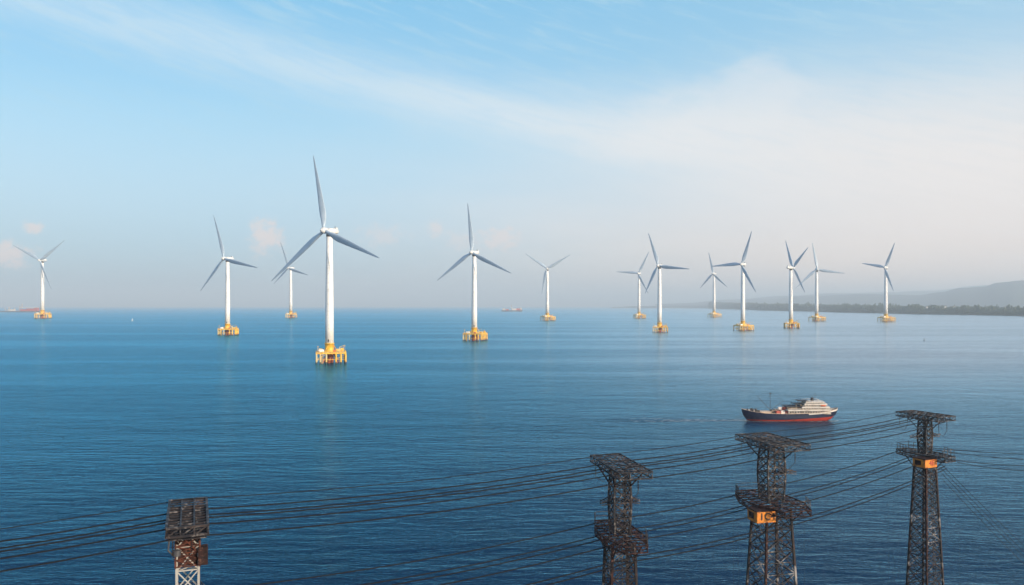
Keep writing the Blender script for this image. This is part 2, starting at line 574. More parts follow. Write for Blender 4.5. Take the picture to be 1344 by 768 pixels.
def make_forest():
    random.seed(11)
    b = MB()
    ico = []
    g = (1 + 5 ** .5) / 2
    iv = [Vector(v).normalized() for v in ((-1, g, 0), (1, g, 0), (-1, -g, 0), (1, -g, 0), (0, -1, g), (0, 1, g), (0, -1, -g), (0, 1, -g), (g, 0, -1), (g, 0, 1), (-g, 0, -1), (-g, 0, 1))]
    fi = [(0, 11, 5), (0, 5, 1), (0, 1, 7), (0, 7, 10), (0, 10, 11), (1, 5, 9), (5, 11, 4), (11, 10, 2), (10, 7, 6), (7, 1, 8), (3, 9, 4), (3, 4, 2), (3, 2, 6), (3, 6, 8), (3, 8, 9), (4, 9, 5), (2, 4, 11), (6, 2, 10), (8, 6, 7), (9, 8, 1)]
    for i in range(17000):
        u = random.random()
        v = random.random() ** 1.5 * 0.6 + 0.015
        x, y, z = land_pt(u, v)
        cl = noise.noise(Vector((u * 90, v * 5, 3.1)))
        tall = random.random() < 0.05 + 0.25 * max(0, cl)
        r = random.uniform(4, 8) * (0.8 if tall else 1)
        hh = random.uniform(11, 17) if not tall else random.uniform(20, 30)
        hh *= 1 + 0.9 * cl
        rz = hh * 0.5
        b.poly([(x + p.x * r * random.uniform(.8, 1.2), y + p.y * r, z + rz + p.z * rz * random.uniform(.85, 1.1)) for p in iv], fi)
    o = b.build('forest', M['forest'])
    tag(o, 'dark wooded strip along the low shore at the right', 'forest', None, 'stuff')


make_forest()
random.seed(5)
for px, v, w, hgt in ((1216, .25, 20, 16), (1224, .3, 22, 18), (1240, .3, 18, 20), (1252, .3, 20, 16), (1318, .3, 20, 16)):
    x, y, z = land_pt((px - 930) / 870, v)
    w *= .6
    r = empty('coastal_building', (x, y, z + 2))
    tag(r, 'tiny pale building poking out of the wooded shoreline', 'building', 'buildings along the wooded shore')
    b = MB()
    b.box((0, 0, hgt / 2), (w, 14, hgt))
    b.build('wall', M['far_wall'], r)
    b = MB()
    b.box((0, 0, hgt + 0.7), (w + 1.5, 15.5, 1.3))
    b.build('roof', M['far_grey'], r)

# ------------------------------------------------------------------ haze
hz = MB()
hz.box((0, 21200, 287.5), (91000, 47000, 577))
hm = bpy.data.materials.new('haze_air')
hm.use_nodes = True
hm.node_tree.nodes.clear()
ho = hm.node_tree.nodes.new('ShaderNodeOutputMaterial')
hv = hm.node_tree.nodes.new('ShaderNodeVolumePrincipled')
hv.inputs['Color'].default_value = (0.74, 0.88, 1.0, 1)
hv.inputs['Density'].default_value = 0.000088
hv.inputs['Anisotropy'].default_value = 0.0
hm.node_tree.links.new(hv.outputs[0], ho.inputs['Volume'])
hz_o = hz.build('haze', hm)
tag(hz_o, 'thin pale haze over the sea', None, None, 'stuff')


# ------------------------------------------------------------------ wind turbines
HUB = 141.0      # hub height of the model
RAD = 80.0       # blade length of the model
OVER = 8.0       # distance of the hub in front of the tower axis


def blade_mesh():
    b = MB()
    st = [(1.5, 3.4, 1.0, 20, 0), (5, 3.6, .95, 20, 0), (9, 5.2, .62, 18, .4), (15, 7.4, .34, 14, .8), (21, 7.8, .25, 11, .9), (32, 6.7, .20, 7, .8), (45, 5.3, .18, 4, .6),
          (58, 3.9, .16, 2, .3), (70, 2.5, .15, 0, -.2), (77, 1.5, .14, -1, -.5), (80, .35, .14, -1, -.6)]
    n = 12
    k0 = len(b.v)
    for r, ch, th, tw, off in st:
        a = math.radians(tw)
        for j in range(n):
            t = 2 * math.pi * j / n
            cx = math.cos(t)
            sy = math.sin(t)
            xx = ch * 0.5 * cx + ch * 0.18 * (1 if th < .9 else 0)
            yy = ch * 0.5 * th * sy * (1.0 if th > .9 else (1.15 - 0.55 * (cx + 1) / 2 * 1.3))
            b.v.append((xx * math.cos(a) - yy * math.sin(a) - off * .2, xx * math.sin(a) + yy * math.cos(a) - (r / 80) ** 2 * 2.0, r))
    for i in range(len(st) - 1):
        for j in range(n):
            a = k0 + i * n + j
            c = k0 + i * n + (j + 1) % n
            b.f.append((a, c, c + n, a + n))
    b.f.append(tuple(k0 + j for j in reversed(range(n))))
    b.f.append(tuple(k0 + (len(st) - 1) * n + j for j in range(n)))
    return b


def make_turbine():
    root = empty('wind_turbine')
    b = MB()
    b.lathe([(4.5, 21), (4.45, 45), (4.1, 80), (3.6, 115), (3.2, HUB - 4.5)], 32)
    tw = b.build('tower', M['tower'], root, True)
    for z, r in ((48, 4.46), (76, 4.2), (104, 3.84)):
        b = MB()
        b.lathe([(r, z - .15), (r + .1, z - .15), (r + .1, z + .15), (r, z + .15)], 32)
        b.build('flange', M['nacelle'], tw)
    b = MB()
    b.box((0, -4.5, 23.6), (1.2, .4, 2.6))
    b.build('door', M['dark'], tw)
    # transition piece
    b = MB()
    b.lathe([(5.2, 11.6), (5.2, 12.4), (4.75, 13), (4.75, 20.2), (5.3, 20.2), (5.3, 21)], 28)
    b.build('transition_piece', M['yellow'], root, True)
    # head: nacelle along local +Y (behind), hub at -Y
    head = empty('nacelle_axis')
    nb = MB()
    secs = [(-4.2, 2.4, 2.4), (-2.5, 3.0, 2.9), (2, 3.3, 3.1), (7, 3.2, 3.1), (11, 2.7, 2.7), (12.3, 1.8, 1.9)]
    k0 = 0
    for (yy, w, h) in secs:
        for j in range(16):
            t = 2 * math.pi * j / 16
            c_, s_ = math.cos(t), math.sin(t)
            q = 0.72
            nb.v.append((w * math.copysign(abs(c_) ** q, c_), yy, HUB + .3 + h * math.copysign(abs(s_) ** q, s_)))
    for i in range(len(secs) - 1):
        for j in range(16):
            a = i * 16 + j
            c = i * 16 + (j + 1) % 16
            nb.f.append((a, c, c + 16, a + 16))
    nb.f.append(tuple(range(16)))
    nb.f.append(tuple(reversed(range(len(secs) * 16 - 16, len(secs) * 16))))
    nac = nb.build('nacelle', M['nacelle'], root, True)
    b = MB()
    b.box((0, 9.6, HUB + 3.7), (3.6, 2.4, 1.6))
    b.build('cooler', M['nacelle'], nac)
    b = MB()
    b.bar((1.2, 7.4, HUB + 2.8), (1.2, 7.4, HUB + 5.6), .18)
    b.bar((0.2, 7.4, HUB + 5.5), (2.2, 7.4, HUB + 5.5), .18)
    b.build('wind_vane', M['dark'], nac)
    b = MB()
    b.lathe([(3.3, HUB - 6.2), (3.5, HUB - 3.6), (3.3, HUB - 3.0)], 24)
    b.build('yaw_collar', M['dark'], root, True)
    # spinner
    b = MB()
    prof = [(.3, -5.0), (1.5, -4.6), (2.6, -3.4), (3.3, -1.4), (3.45, 1.0), (3.2, 3.2), (2.5, 3.9)]
    n = 20
    for r, yy in prof:
        for j in range(n):
            t = 2 * math.pi * j / n
            b.v.append((r * math.cos(t), yy, r * math.sin(t)))
    for i in range(len(prof) - 1):
        for j in range(n):
            a = i * n + j
            c = i * n + (j + 1) % n
            b.f.append((a, c, c + n, a + n))
    b.f.append(tuple(range(n)))
    b.f.append(tuple(reversed(range((len(prof) - 1) * n, len(prof) * n))))
    hub = b.build('hub', M['nacelle'], root, True)
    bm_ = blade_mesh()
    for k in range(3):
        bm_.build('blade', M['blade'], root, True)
    bpy.data.objects.remove(head)

    # ---- foundation: a square deck on piles
    A = 15.0
    deck = empty('platform')
    deck.parent = root
    b = MB()
    for s in (-1, 1):
        b.box((0, s * A, 10.9), (2 * A + 1.4, 1.4, 1.5))
        b.box((s * A, 0, 10.9), (1.4, 2 * A - 1.5, 1.5))
        b.box((s * 5.2, 0, 10.7), (.9, 2 * A - 1.5, 1.0))
        b.box((0, s * 5.2, 10.7), (9.4, .9, .99))
    d = b.build('deck_frame', M['yellow'], root)
    b = MB()
    b.box((0, 0, 11.72), (2 * A - 1.5, 2 * A - 1.5, .12))
    b.build('deck', M['pale'], root)
    bpy.data.objects.remove(deck)
    spots = [(-A, -A), (-5, -A), (5, -A), (A, -A), (-A, 0), (A, 0), (-A, A), (0, A), (A, A), (-11, -A), (10, -A), (-A, -7.5), (A, -7.5), (A, 7.5)]
    for (x, y) in spots:
        b = MB()
        b.lathe([(.95, -3), (.95, 10.15)], 12, (x, y, 0))
        p = b.build('pile', M['pale'] if x < -1 else M['yellow'], root, True)
        b = MB()
        b.lathe([(1.02, -1), (1.02, 1.6)], 12, (x, y, 0))
        b.build('splash_band', M['dark'], p, True)
    b = MB()
    for s in (-1, 1):
        b.bar((-A, s * A, 4.2), (A, s * A, 4.2), .5)
        b.bar((s * A, -A, 4.2), (s * A, A, 4.2), .5)
    for x0, x1 in ((-A, -5), (5, A)):
        b.bar((x0, -A, 4.2), (x1, -A, 10), .4)
    for s in (-1, 1):
        b.bar((s * A, -A, 10), (s * A, 0, 4.2), .4)
        b.bar((s * A, 0, 4.2), (s * A, A, 10), .4)
    b.build('bracing', M['yellow'], root)
    b = MB()
    b.lathe([(4.4, -3), (4.4, 10.2)], 24)
    b.build('central_pile', M['redlead'], root, True)
    b = MB()
    for k in range(6):
        b = MB()
        t = math.pi * 2 * k / 6 + .3
        b.bar((9.5 * math.cos(t), 9.5 * math.sin(t), -1), (4.2 * math.cos(t), 4.2 * math.sin(t), 10), .9)
        b.build('raking_strut', M['redlead'], root)
    # railing round the deck
    b = MB()
    for s in (-1, 1):
        for z in (12.35, 12.95):
            b.bar((-A - .4, s * (A + .4), z), (A + .4, s * (A + .4), z), .14)
            b.bar((s * (A + .4), -A - .4, z), (s * (A + .4), A + .4, z), .14)
        for k in range(-5, 6):
            b.bar((k * 3.08, s * (A + .4), 11.6), (k * 3.08, s * (A + .4), 13), .16)
            b.bar((s * (A + .4), k * 3.08, 11.6), (s * (A + .4), k * 3.08, 13), .16)
    b.build('railing', M['yellow'], root)
    # deck gear
    b = MB()
    b.lathe([(.6, 11.7), (.5, 17.2)], 10, (9, -9, 0))
    b.bar((9, -9, 17), (14.5, -12, 19.2), .55)
    b.bar((14.5, -12, 19), (14.5, -12, 15), .14)
    b.build('crane', M['pale'], root)
    b = MB()
    b.box((-9.5, -8, 13.2), (5, 3, 2.8))
    b.build('equipment_cabin', M['tower'], root, bevel=.15)
    b = MB()
    b.box((-10.5, 6, 13.4), (4, 6, 3.2))
    b.build('equipment_cabin', M['pale'], root, bevel=.15)
    b = MB()
    b.box((8, 6, 13.1), (6, 3.2, 2.6))
    b.build('container', M['pale'], root, bevel=.12)
    b = MB()
    b.box((10.5, -2, 12.9), (3, 3, 2.2))
    b.build('container', M['yellow'], root, bevel=.12)
    for (x, y, sx, sy, sz, mt) in ((-6.5, 9.5, 3.4, 2.4, 2.2, 'redlead'), (3.5, -11.5, 3.0, 1.8, 2.4, 'redlead'), (12.2, 10.5, 2.6, 2.6, 3.4, 'yellow'), (-12.6, -1.5, 2.0, 3.0, 2.0, 'nacelle')):
        b = MB()
        b.box((x, y, 11.8 + sz / 2), (sx, sy, sz))
        b.build('equipment_box', M[mt], root, bevel=.1)
    for (x, y, hh) in ((-13.5, -13, 6.5), (13.8, 3.5, 5.5), (-3, 13, 5.0)):
        b = MB()
        b.bar((x, y, 11.7), (x, y, 11.7 + hh), .35)
        b.bar((x - 1, y, 11.7 + hh), (x + 1, y, 11.7 + hh), .3)
        b.build('lamp_mast', M['yellow'], root)
    for k in range(4):
        t = math.pi * 2 * k / 4 + .8
        b = MB()
        b.bar((9.0 * math.cos(t), 9.0 * math.sin(t), 11.8), (4.6 * math.cos(t), 4.6 * math.sin(t), 18.5), .5)
        b.build('buttress', M['yellow'], root)
    b = MB()
    for s in (-.6, .6):
        b.bar((-9 + s, -A - 1.1, -1), (-9 + s, -A - 1.1, 13), .3)
    for k in range(14):
        b.bar((-9.6, -A - 1.1, k), (-8.4, -A - 1.1, k), .16)
    b.build('boat_ladder', M['yellow'], root)
    return root


# hub pixel, three tip pixels, tower column, waterline row, plan angle of the rotor, platform turn
turb = [
    ('foreground', (430.5, 303.3), [(418.4, 210.7), (503.5, 338.4), (358.2, 374.8)], 432.4, 476.0, -31, 14,
     'largest and nearest white wind turbine on a yellow piled platform'),
    ('a', (55.0, 341.8), [(19.3, 321.5), (89.7, 314.7), (70.4, 377.4)], 55.6, 418.2, -14, 20,
     'leftmost wind turbine, two blades raised in a V, beside the red barge'),
    ('b', (297.6, 339.6), [(285.5, 285), (346.9, 352.5), (268.8, 381.4)], 298.6, 439.8, -33, 8,
     'mid-sized wind turbine on a yellow platform just left of the largest turbine'),
    ('c', (380.8, 352), [(371, 318), (410, 362), (364, 371)], 381.5, 417.6, -35, 15,
     'small distant wind turbine partly crossed by the blade of the largest turbine'),
    ('d', (621.2, 331.7), [(616.4, 266.6), (675.2, 359.5), (577.5, 368.3)], 622.5, 447.0, -28, -16,
     'second largest wind turbine, on a square yellow platform right of the largest turbine'),
    ('e', (718.0, 352.6), [(689.5, 333), (750, 333.7), (711.9, 385)], 718.4, 421.2, -12, 22,
     'wind turbine with a Y of blades right beside the small red and white ship'),
    ('f', (838.0, 359), [(810, 357), (853, 329), (851.3, 384.5)], 838.7, 418.2, -28, 10,
     'small distant wind turbine whose lower blade meets the blade of a nearer turbine'),
    ('g', (864.5, 349), [(851.5, 304.3), (907.7, 353.3), (849.3, 383)], 865.6, 436.2, -33, -10,
     'wind turbine on an orange platform with one blade pointing level to the right'),
    ('h', (936.3, 359.2), [(930.5, 329.8), (920.8, 377.4), (955.3, 376.7)], 937.2, 416.8, -40, 18,
     'smallest distant wind turbine, crossed by the level blade of its right neighbour'),
    ('i', (973.0, 347), [(987.6, 301), (935, 350), (992.5, 383.4)], 975.0, 434.2, -38, 12,
     'wind turbine on an orange platform with one blade pointing level to the left'),
    ('j', (1041.0, 351.5), [(1029.4, 313.2), (1058.9, 326), (1055.3, 384)], 1038.0, 430.8, 118, -12,
     'wind turbine seen from behind, its nacelle showing in front of the rotor'),
    ('k', (1071.6, 353.7), [(1064.6, 317.6), (1107, 358.8), (1043, 379)], 1071.8, 421.8, -12, 20,
     'wind turbine directly right of the one seen from behind, one blade level to the right'),
    ('l', (1162.3, 351.3), [(1176.4, 316.5), (1135, 346.4), (1174.6, 383)], 1162.6, 422.6, -42, 4,
     'rightmost wind turbine, standing before the wooded shore'),
]
proto = make_turbine()
for i, (key, hp, tips, tx, wy, yaw, py, lab) in enumerate(turb):
    base_p = P(tx, wy)
    D = base_p.y
    hz_ = EYE + (HY - hp[1]) * D / F
    s = hz_ / HUB
    r = proto if i == 0 else copy_tree(proto)
    r.location = base_p
    r.scale = (s, s, s)
    tag(r, lab, 'wind turbine', 'wind turbines standing in the sea')
    # rotor plane: normal n points from the nacelle to the hub.  yaw 0 = facing the camera, negative = turned to the left
    ya = math.radians(yaw)
    n = Vector((math.sin(ya), -math.cos(ya), 0))
    side = Vector((math.cos(ya), math.sin(ya), 0))
    rotz = ya
    kids = [o for o in COL.objects if o.parent == r]
    hubloc = Vector((n.x * OVER, n.y * OVER, HUB))
    ths = []
    lens = []
    for (ux, uy) in tips:
        dx, dz = (ux - hp[0]) * D / F, (hp[1] - uy) * D / F
        # tip = hub + a*side + b*up, seen through the camera
        ray = Vector(((ux - 672) / F, 1, (HY - uy) / F))
        h_w = base_p + hubloc * s
        h_w = Vector(((hp[0] - 672) / F * h_w.y, h_w.y, EYE + (HY - hp[1]) * h_w.y / F))
        o_ = Vector((0, 0, EYE))
        t_ = (h_w - o_).dot(n) / ray.dot(n)
        tip = o_ + ray * t_
        q = tip - h_w
        ths.append(math.atan2(q.dot(side), q.z))
        lens.append(q.length / s)
    print('turbine', key, 'D %.0f s %.2f' % (D, s), [round(math.degrees(t)) for t in ths], [round(l) for l in lens])
    L = sum(lens) / 3
    bi = 0
    for o in sorted(kids, key=lambda o: o.name):
        nm = o.name.split('.')[0]
        if nm in ('nacelle', 'yaw_collar'):
            o.rotation_euler = (0, 0, rotz)
        elif nm == 'hub':
            o.location = hubloc
            o.rotation_euler = (0, 0, rotz)
        elif nm == 'blade':
            li = 0.5 * L + 0.5 * lens[bi]
            o.matrix_local = Matrix.Translation(hubloc) @ Matrix.Rotation(rotz, 4, 'Z') @ Matrix.Rotation(ths[bi], 4, 'Y') @ Matrix.Diagonal((1, 1, li / RAD, 1))
            bi += 1
        elif nm in ('tower', 'transition_piece', 'central_pile'):
            pass
        else:
            o.rotation_euler = (0, 0, math.radians(py))
            o.location = (1.5, 0, 0)


# ------------------------------------------------------------------ pylons
def text_mesh(body, size, depth, mat, parent, mw, name='lettering'):
    cu = bpy.data.curves.new(name, 'FONT')
    cu.body = body
    cu.size = size
    cu.extrude = depth
    cu.align_x = 'CENTER'
    cu.align_y = 'CENTER'
    cu.offset = 0.02
    cu.space_character = 1.05
    tmp = bpy.data.objects.new('tmp', cu)
    COL.objects.link(tmp)
    bpy.context.view_layer.update()
    dg = bpy.context.evaluated_depsgraph_get()
    me = bpy.data.meshes.new_from_object(tmp.evaluated_get(dg))
    bpy.data.objects.remove(tmp)
    me.name = name
    me.materials.clear()
    me.materials.append(mat)
    o = bpy.data.objects.new(name, me)
    COL.objects.link(o)
    o.parent = parent
    o.matrix_local = mw
    return o


def truss_platform(b, L, Wd, z0, z1, nx, ny, w, notch=0.0, slats=False):
    """a two-layer frame; long axis = local Y, short axis = local X"""
    X = [-Wd / 2 + Wd * i / nx for i in range(nx + 1)]
    Y = [-L / 2 + L * i / ny for i in range(ny + 1)]

    def half(y):   # the frame narrows towards its ends
        return 1 - notch * max(0, abs(y) / (L / 2) - 0.35) / 0.65
    for z in (z0, z1):
        for k, x in enumerate(X):
            for a, c in zip(Y, Y[1:]):
                b.bar((x * half(a), a, z), (x * half(c), c, z), w * (1.5 if k in (0, nx) else 1))
        for y in Y:
            b.bar((X[0] * half(y), y, z), (X[-1] * half(y), y, z), w * (1.4 if y in (Y[0], Y[-1]) else .9))
        for i in range(ny):
            ya, yb = Y[i], Y[i + 1]
            if slats or z == z0:
                continue
            for j in range(nx):
                xa, xb = (X[j], X[j + 1]) if (i + j) % 2 else (X[j + 1], X[j])
                b.bar((xa * half(ya), ya, z), (xb * half(yb), yb, z), w * .7)
    for x in (X[0], X[-1]):
        for i in range(ny):
            ya, yb = Y[i], Y[i + 1]
            b.bar((x * half(ya), ya, z0), (x * half(yb), yb, z1), w * .75)
            b.bar((x * half(ya), ya, z0), (x * half(ya), ya, z1), w * .75)
    for y in (Y[0], Y[-1]):
        for j in range(nx):
            b.bar((X[j] * half(y), y, z0), (X[j + 1] * half(y), y, z1), w * .75)
            b.bar((X[j] * half(y), y, z0), (X[j] * half(y), y, z1), w * .75)


def lattice(b, bays, wd, w, arms=True, mult=1):
    """bracing on the four faces between heights bays[i] where the half width is wd(z)"""
    for z0, z1 in zip(bays, bays[1:]):
        a0, a1 = wd(z0), wd(z1)
        zm = (z0 + z1) / 2
        am = wd(zm)
        for (sx0, sy0), (sx1, sy1) in (((-1, -1), (1, -1)), ((1, -1), (1, 1)), ((1, 1), (-1, 1)), ((-1, 1), (-1, -1))):
            p0, p1 = Vector((sx0 * a0, sy0 * a0, z0)), Vector((sx1 * a0, sy1 * a0, z0))
            q0, q1 = Vector((sx0 * a1, sy0 * a1, z1)), Vector((sx1 * a1, sy1 * a1, z1))
            b.bar(p0, q1, w)
            b.bar(p1, q0, w)
            b.bar(p0, p1, w)
            if mult > 1:
                m0, m1 = Vector((sx0 * am, sy0 * am, zm)), Vector((sx1 * am, sy1 * am, zm))
                b.bar(m0, m1, w * .8)
                mt = (q0 + q1) / 2
                mb_ = (p0 + p1) / 2
                b.bar(m0, mt, w * .6)
                b.bar(m1, mt, w * .6)
                b.bar(m0, mb_, w * .6)
                b.bar(m1, mb_, w * .6)


def insulator(b, p, L=1.4):
    p = Vector(p)
    pr = []
    k = 7
    b.bar(p, p - Vector((0, 0, .15)), .05)
    for i in range(k):
        z = -.15 - (L - .3) * i / k
        pr += [(.04, z), (.13, z - .03), (.04, z - .09)]
    b.lathe(pr, 6, p)
    b.bar(p - Vector((0, 0, L - .2)), p - Vector((0, 0, L)), .05)


def make_pylon(px, D, vx, Ltop, Wtop, Llow, Wlow, aneck, abody, abase, label, sign=None, ztop=40.0, zlow=31.0,
               fine=1, plain=False, mats=('steel', 'steel', 'mixed'), arms='', gear=True):
    # local Y = long axis of the platforms, local X = direction of the line
    rz = math.asin(-vx)
    r = empty('transmission_pylon', PX(px, D, 0), rz)
    r.rotation_euler = (0, 0, rz)
    tag(r, label, 'pylon', 'power line pylons standing in the water')
    w = .095
    up = MB()
    truss_platform(up, Ltop, Wtop, ztop - .8, ztop, 3 if not plain else 3, 9 if not plain else 11, w if not plain else .15, 0.0, plain)
    tp = up.build('upper_platform', M[mats[0]], r)
    for s in (-1, 1):
        for k, yy in enumerate((-.46, .46)):
            pass
    lo = MB()
    truss_platform(lo, Llow, Wlow, zlow - .8, zlow, 3, 10, w, 0.45)
    lp = lo.build('lower_platform', M[mats[1]], r)
    # railing posts on the lower platform ends
    for s in (-1, 1):
        b = MB()
        y0 = s * Llow * .47
        for k in range(4):
            yy = y0 - s * k * .9
            ww = Wlow / 2 * (1 - .45 * max(0, abs(yy) / (Llow / 2) - .35) / .65)
            for sx in (-1, 1):
                b.bar((sx * ww, yy, zlow), (sx * ww, yy, zlow + 1.25), .07)
        ww = Wlow / 2 * .55
        for z in (.7, 1.25):
            b.bar((-ww, y0, zlow + z), (ww, y0, zlow + z), .06)
            for sx in (-1, 1):
                yy = y0 - s * 2.7
                w2 = Wlow / 2 * (1 - .45 * max(0, abs(yy) / (Llow / 2) - .35) / .65)
                b.bar((sx * ww, y0, zlow + z), (sx * w2, yy, zlow + z), .06)
        b.build('railing', M['steel'], lp)
    # neck: four slightly bowed legs with dense bracing
    n0, n1 = zlow, ztop - .8

    def wneck(z):
        t = (z - n0) / (n1 - n0)
        return aneck / 2 * (1 + .16 * math.sin(math.pi * min(1, max(0, t * 1.15 - .1))) - .06 * t)
    b = MB()
    for sx in (-1, 1):
        for sy in (-1, 1):
            pts = [(sx * wneck(z), sy * wneck(z), z) for z in [n0 + (n1 - n0) * i / 8 for i in range(9)]]
            for p, q in zip(pts, pts[1:]):
                b.bar(p, q, .2)
    lattice(b, [n0 + (n1 - n0) * i / 4 for i in range(5)], wneck, .11, mult=1 if plain else 2)
    for i in range(1, 4):
        z = n0 + (n1 - n0) * i / 4
        a = wneck(z)
        b.bar((-a, -a, z), (a, a, z), .1)
        b.bar((a, -a, z), (-a, a, z), .1)
    b.build('neck', M['steel'] if not plain else M['galv'], r)
    # knee braces below the platforms
    for z, ll, wl, a in ((ztop - .95, Ltop, Wtop, aneck * .9), (zlow - .9, Llow, Wlow * .7, abody)):
        for sx in (-1, 1):
            for sy in (-1, 1):
                b = MB()
                b.bar((sx * a / 2, sy * a / 2, z - 2.0), (sx * min(wl * .45, a / 2 + 1.2), sy * (a / 2 + ll * .16), z), .14)
                b.build('knee_brace', M[mats[1]], r)

    # body
    zb1 = zlow - .9

    def wbody(z):
        return (abase + (abody - abase) * (z / zb1)) / 2
    for sx in (-1, 1):
        for sy in (-1, 1):
            b = MB()
            b.bar((sx * wbody(-4), sy * wbody(-4), -4), (sx * wbody(zb1), sy * wbody(zb1), zb1), .30 if not plain else .22)
            g = b.build('leg', M[mats[2]] if (sx, sy) != (-1, -1) else M['rusty'], r)
    zs = [zb1]
    while zs[-1] > 0:
        zs.append(zs[-1] - max(1.6, wbody(zs[-1]) * 2 * (.62 if fine > 1 else .75)))
    zs = list(reversed(zs))
    b = MB()
    lattice(b, zs, wbody, .12, mult=2 if fine >= 1 else 1)
    b.build('bracing', M[mats[2]], r)
    # ladder up one face
    b = MB()
    for s in (-.25, .25):
        b.bar((s, -wbody(0) - .05, 0), (s, -wbody(zb1) - .05, zb1), .06)
    for k in range(int(zb1 / .5)):
        z = k * .5 + .3
        b.bar((-.25, -wbody(z) - .05, z), (.25, -wbody(z) - .05, z), .05)
    b.build('ladder', M['steel'], r)
    # insulator strings at the platform ends
    for yy in (-.47, .47):
        b = MB()
        insulator(b, (-Wtop * .35, yy * Ltop, ztop - .95), 1.9)
        insulator(b, (Wtop * .1, yy * Ltop, ztop - .95), 1.6)
        b.tube([(-Wtop * .35, yy * Ltop, ztop - 2.85), (-Wtop * .1, yy * Ltop, ztop - 3.5), (Wtop * .1, yy * Ltop, ztop - 2.55)], .04, 4)
        b.build('insulator', M['glassi'], r)
    # short side arms half-way up the neck
    for a in arms:
        sy = {'R': 1, 'L': -1}[a[0]]
        z = (n0 + n1) / 2 + (-.1 if len(a) < 2 else .3)
        b = MB()
        ln = 2.6 if sign else 1.5
        a_ = aneck / 2
        for dx in (-.45, .45):
            b.bar((sy * a_, dx, z), (sy * (a_ + ln), dx, z - .25), .1)
            b.bar((sy * a_, dx, z + .7), (sy * (a_ + ln), dx, z + .1), .1)
            for k in range(4):
                t = k / 4 * ln
                b.bar((sy * (a_ + t), dx, z), (sy * (a_ + t + ln / 4), dx, z + .5 - t * .15), .07)
        for k in range(5):
            t = k / 4 * ln
            b.bar((sy * (a_ + t), -.45, z), (sy * (a_ + t), .45, z), .08)
        b.build('side_arm', M['steel'], r)
    if sign:
        txt, tmat, sz = sign
        sx_, sy_, sh = sz[:3]
        b = MB()
        cy = -Llow * .23
        cx = -Wlow * .10
        cx, cy = sz[3] if len(sz) > 3 else (cx, cy)
        zc = zlow + .75
        b.box((cx, cy, zc - .95 - sh / 2 - .03), (sx_, sy_, sh))
        cab = b.build('control_cabin', M['orange'], r, bevel=.05)
        b = MB()
        b.box((cx, cy, zc - .95 - .08), (sx_ + .3, sy_ + .3, .14))
        b.build('roof', M['rusty'], cab)
        text_mesh(txt, sh * .82, .02, M[tmat], cab, Matrix.Translation((cx + sx_ * .05, cy - sy_ / 2 - .025, zc - .98 - sh / 2)) @ Matrix.Rotation(math.radians(90), 4, 'X'))
        b = MB()
        b.box((cx - sx_ / 2 - .01, cy + .2, zc - .98 - sh / 2), (.06, sy_ * .5, sh * .5))
        b.build('hatch', M['rusty'], cab)
    return r


pyl = {}
pyl[0] = make_pylon(246.5, 77.0, -.37, 11.0, 3.5, 11.5, 4.2, 1.75, 1.9, 3.2,
                    'leftmost pylon, with a slatted top over a rusty red neck and pale legs',
                    plain=True, zlow=30.2, mats=('steel', 'rusty', 'galv'))
pyl[1] = make_pylon(813.5, 101.0, -.20, 11.6, 4.2, 12.0, 5.2, 2.0, 2.9, 4.9,
                    'dark lattice pylon at the bottom centre with two platforms and no orange cabin',
                    zlow=31.2, mats=('steel', 'rusty', 'mixed'), arms=('R', 'L'))
pyl[2] = make_pylon(1012.5, 119.0, -.24, 11.0, 5.7, 13.4, 7.8, 2.55, 3.9, 6.9,
                    'widest lattice pylon, directly below the passing ship, with an orange cabin lettered in black',
                    sign=('1C4', 'black', (3.0, 2.6, 1.75, (-3.6, -3.2))), zlow=30.9, mats=('steel', 'rusty', 'mixed'), arms=('R',), fine=1)
pyl[3] = make_pylon(1214.0, 147.0, -.40, 8.8, 4.6, 10.2, 5.0, 1.55, 2.4, 4.9,
                    'slender rightmost pylon with an orange cabin under its lower platform',
                    sign=('4E', 'redpaint', (3.0, 2.6, 1.6, (-3.0, -2.4))), zlow=32.8, mats=('steel', 'steel', 'mixed'), arms=('R', 'L'))

# box and lamp on the nearest pylon
r0 = pyl[0]
b = MB()
b.box((0, 0, 37.0), (1.75, 1.75, 3.8))
b.build('enclosed_shaft', M['rusty'], r0)
b = MB()
for sx in (-1, 1):
    for sy in (-1, 1):
        b.bar((sx * 1.08, sy * 1.08, 35.0), (sx * 1.08, sy * 1.08, 39.0), .16)
lattice(b, [35.1, 35.75, 36.4, 37.05, 37.7, 38.35, 39.0], lambda z: 1.08, .08, mult=1)
b.bar((-1.12, -1.12, 38.6), (1.12, -1.12, 36.2), .1)
b.build('shaft_frame', M['rust_light'], r0)
b = MB()
b.box((1.35, -.9, 36.0), (.9, 1.1, 1.7))
b.bar((.7, -.9, 35.3), (1.7, -.9, 35.3), .1)
b.build('side_cabinet', M['rusty'], r0, bevel=.04)
b = MB()
b.tube([(-1.5, -5.0, 39), (-1.6, -5.0, 37.9), (-1.2, -5.0, 37.4), (-.8, -5.0, 37.5)], .08, 6)
b.lathe([(.2, -.3), (.34, -.25), (.34, .25), (.2, .3)], 12, (-.9, -5.0, 37.6))
b.build('lamp', M['dark'], r0)
# thicker steel sheet under the slats of its top
b = MB()
b.box((0, 0, 38.85), (3.3, 10.7, .08))
b.build('soffit', M['steel'], r0)


# thin drop lines hanging from the platforms to the water
def drop(rt, x, y, ztop_):
    b = MB()
    b.tube([(x, y, ztop_), (x + .1, y, ztop_ * .5), (x + .15, y, 0)], .018, 4)
    b.build('drop_line', M['wire'], rt)


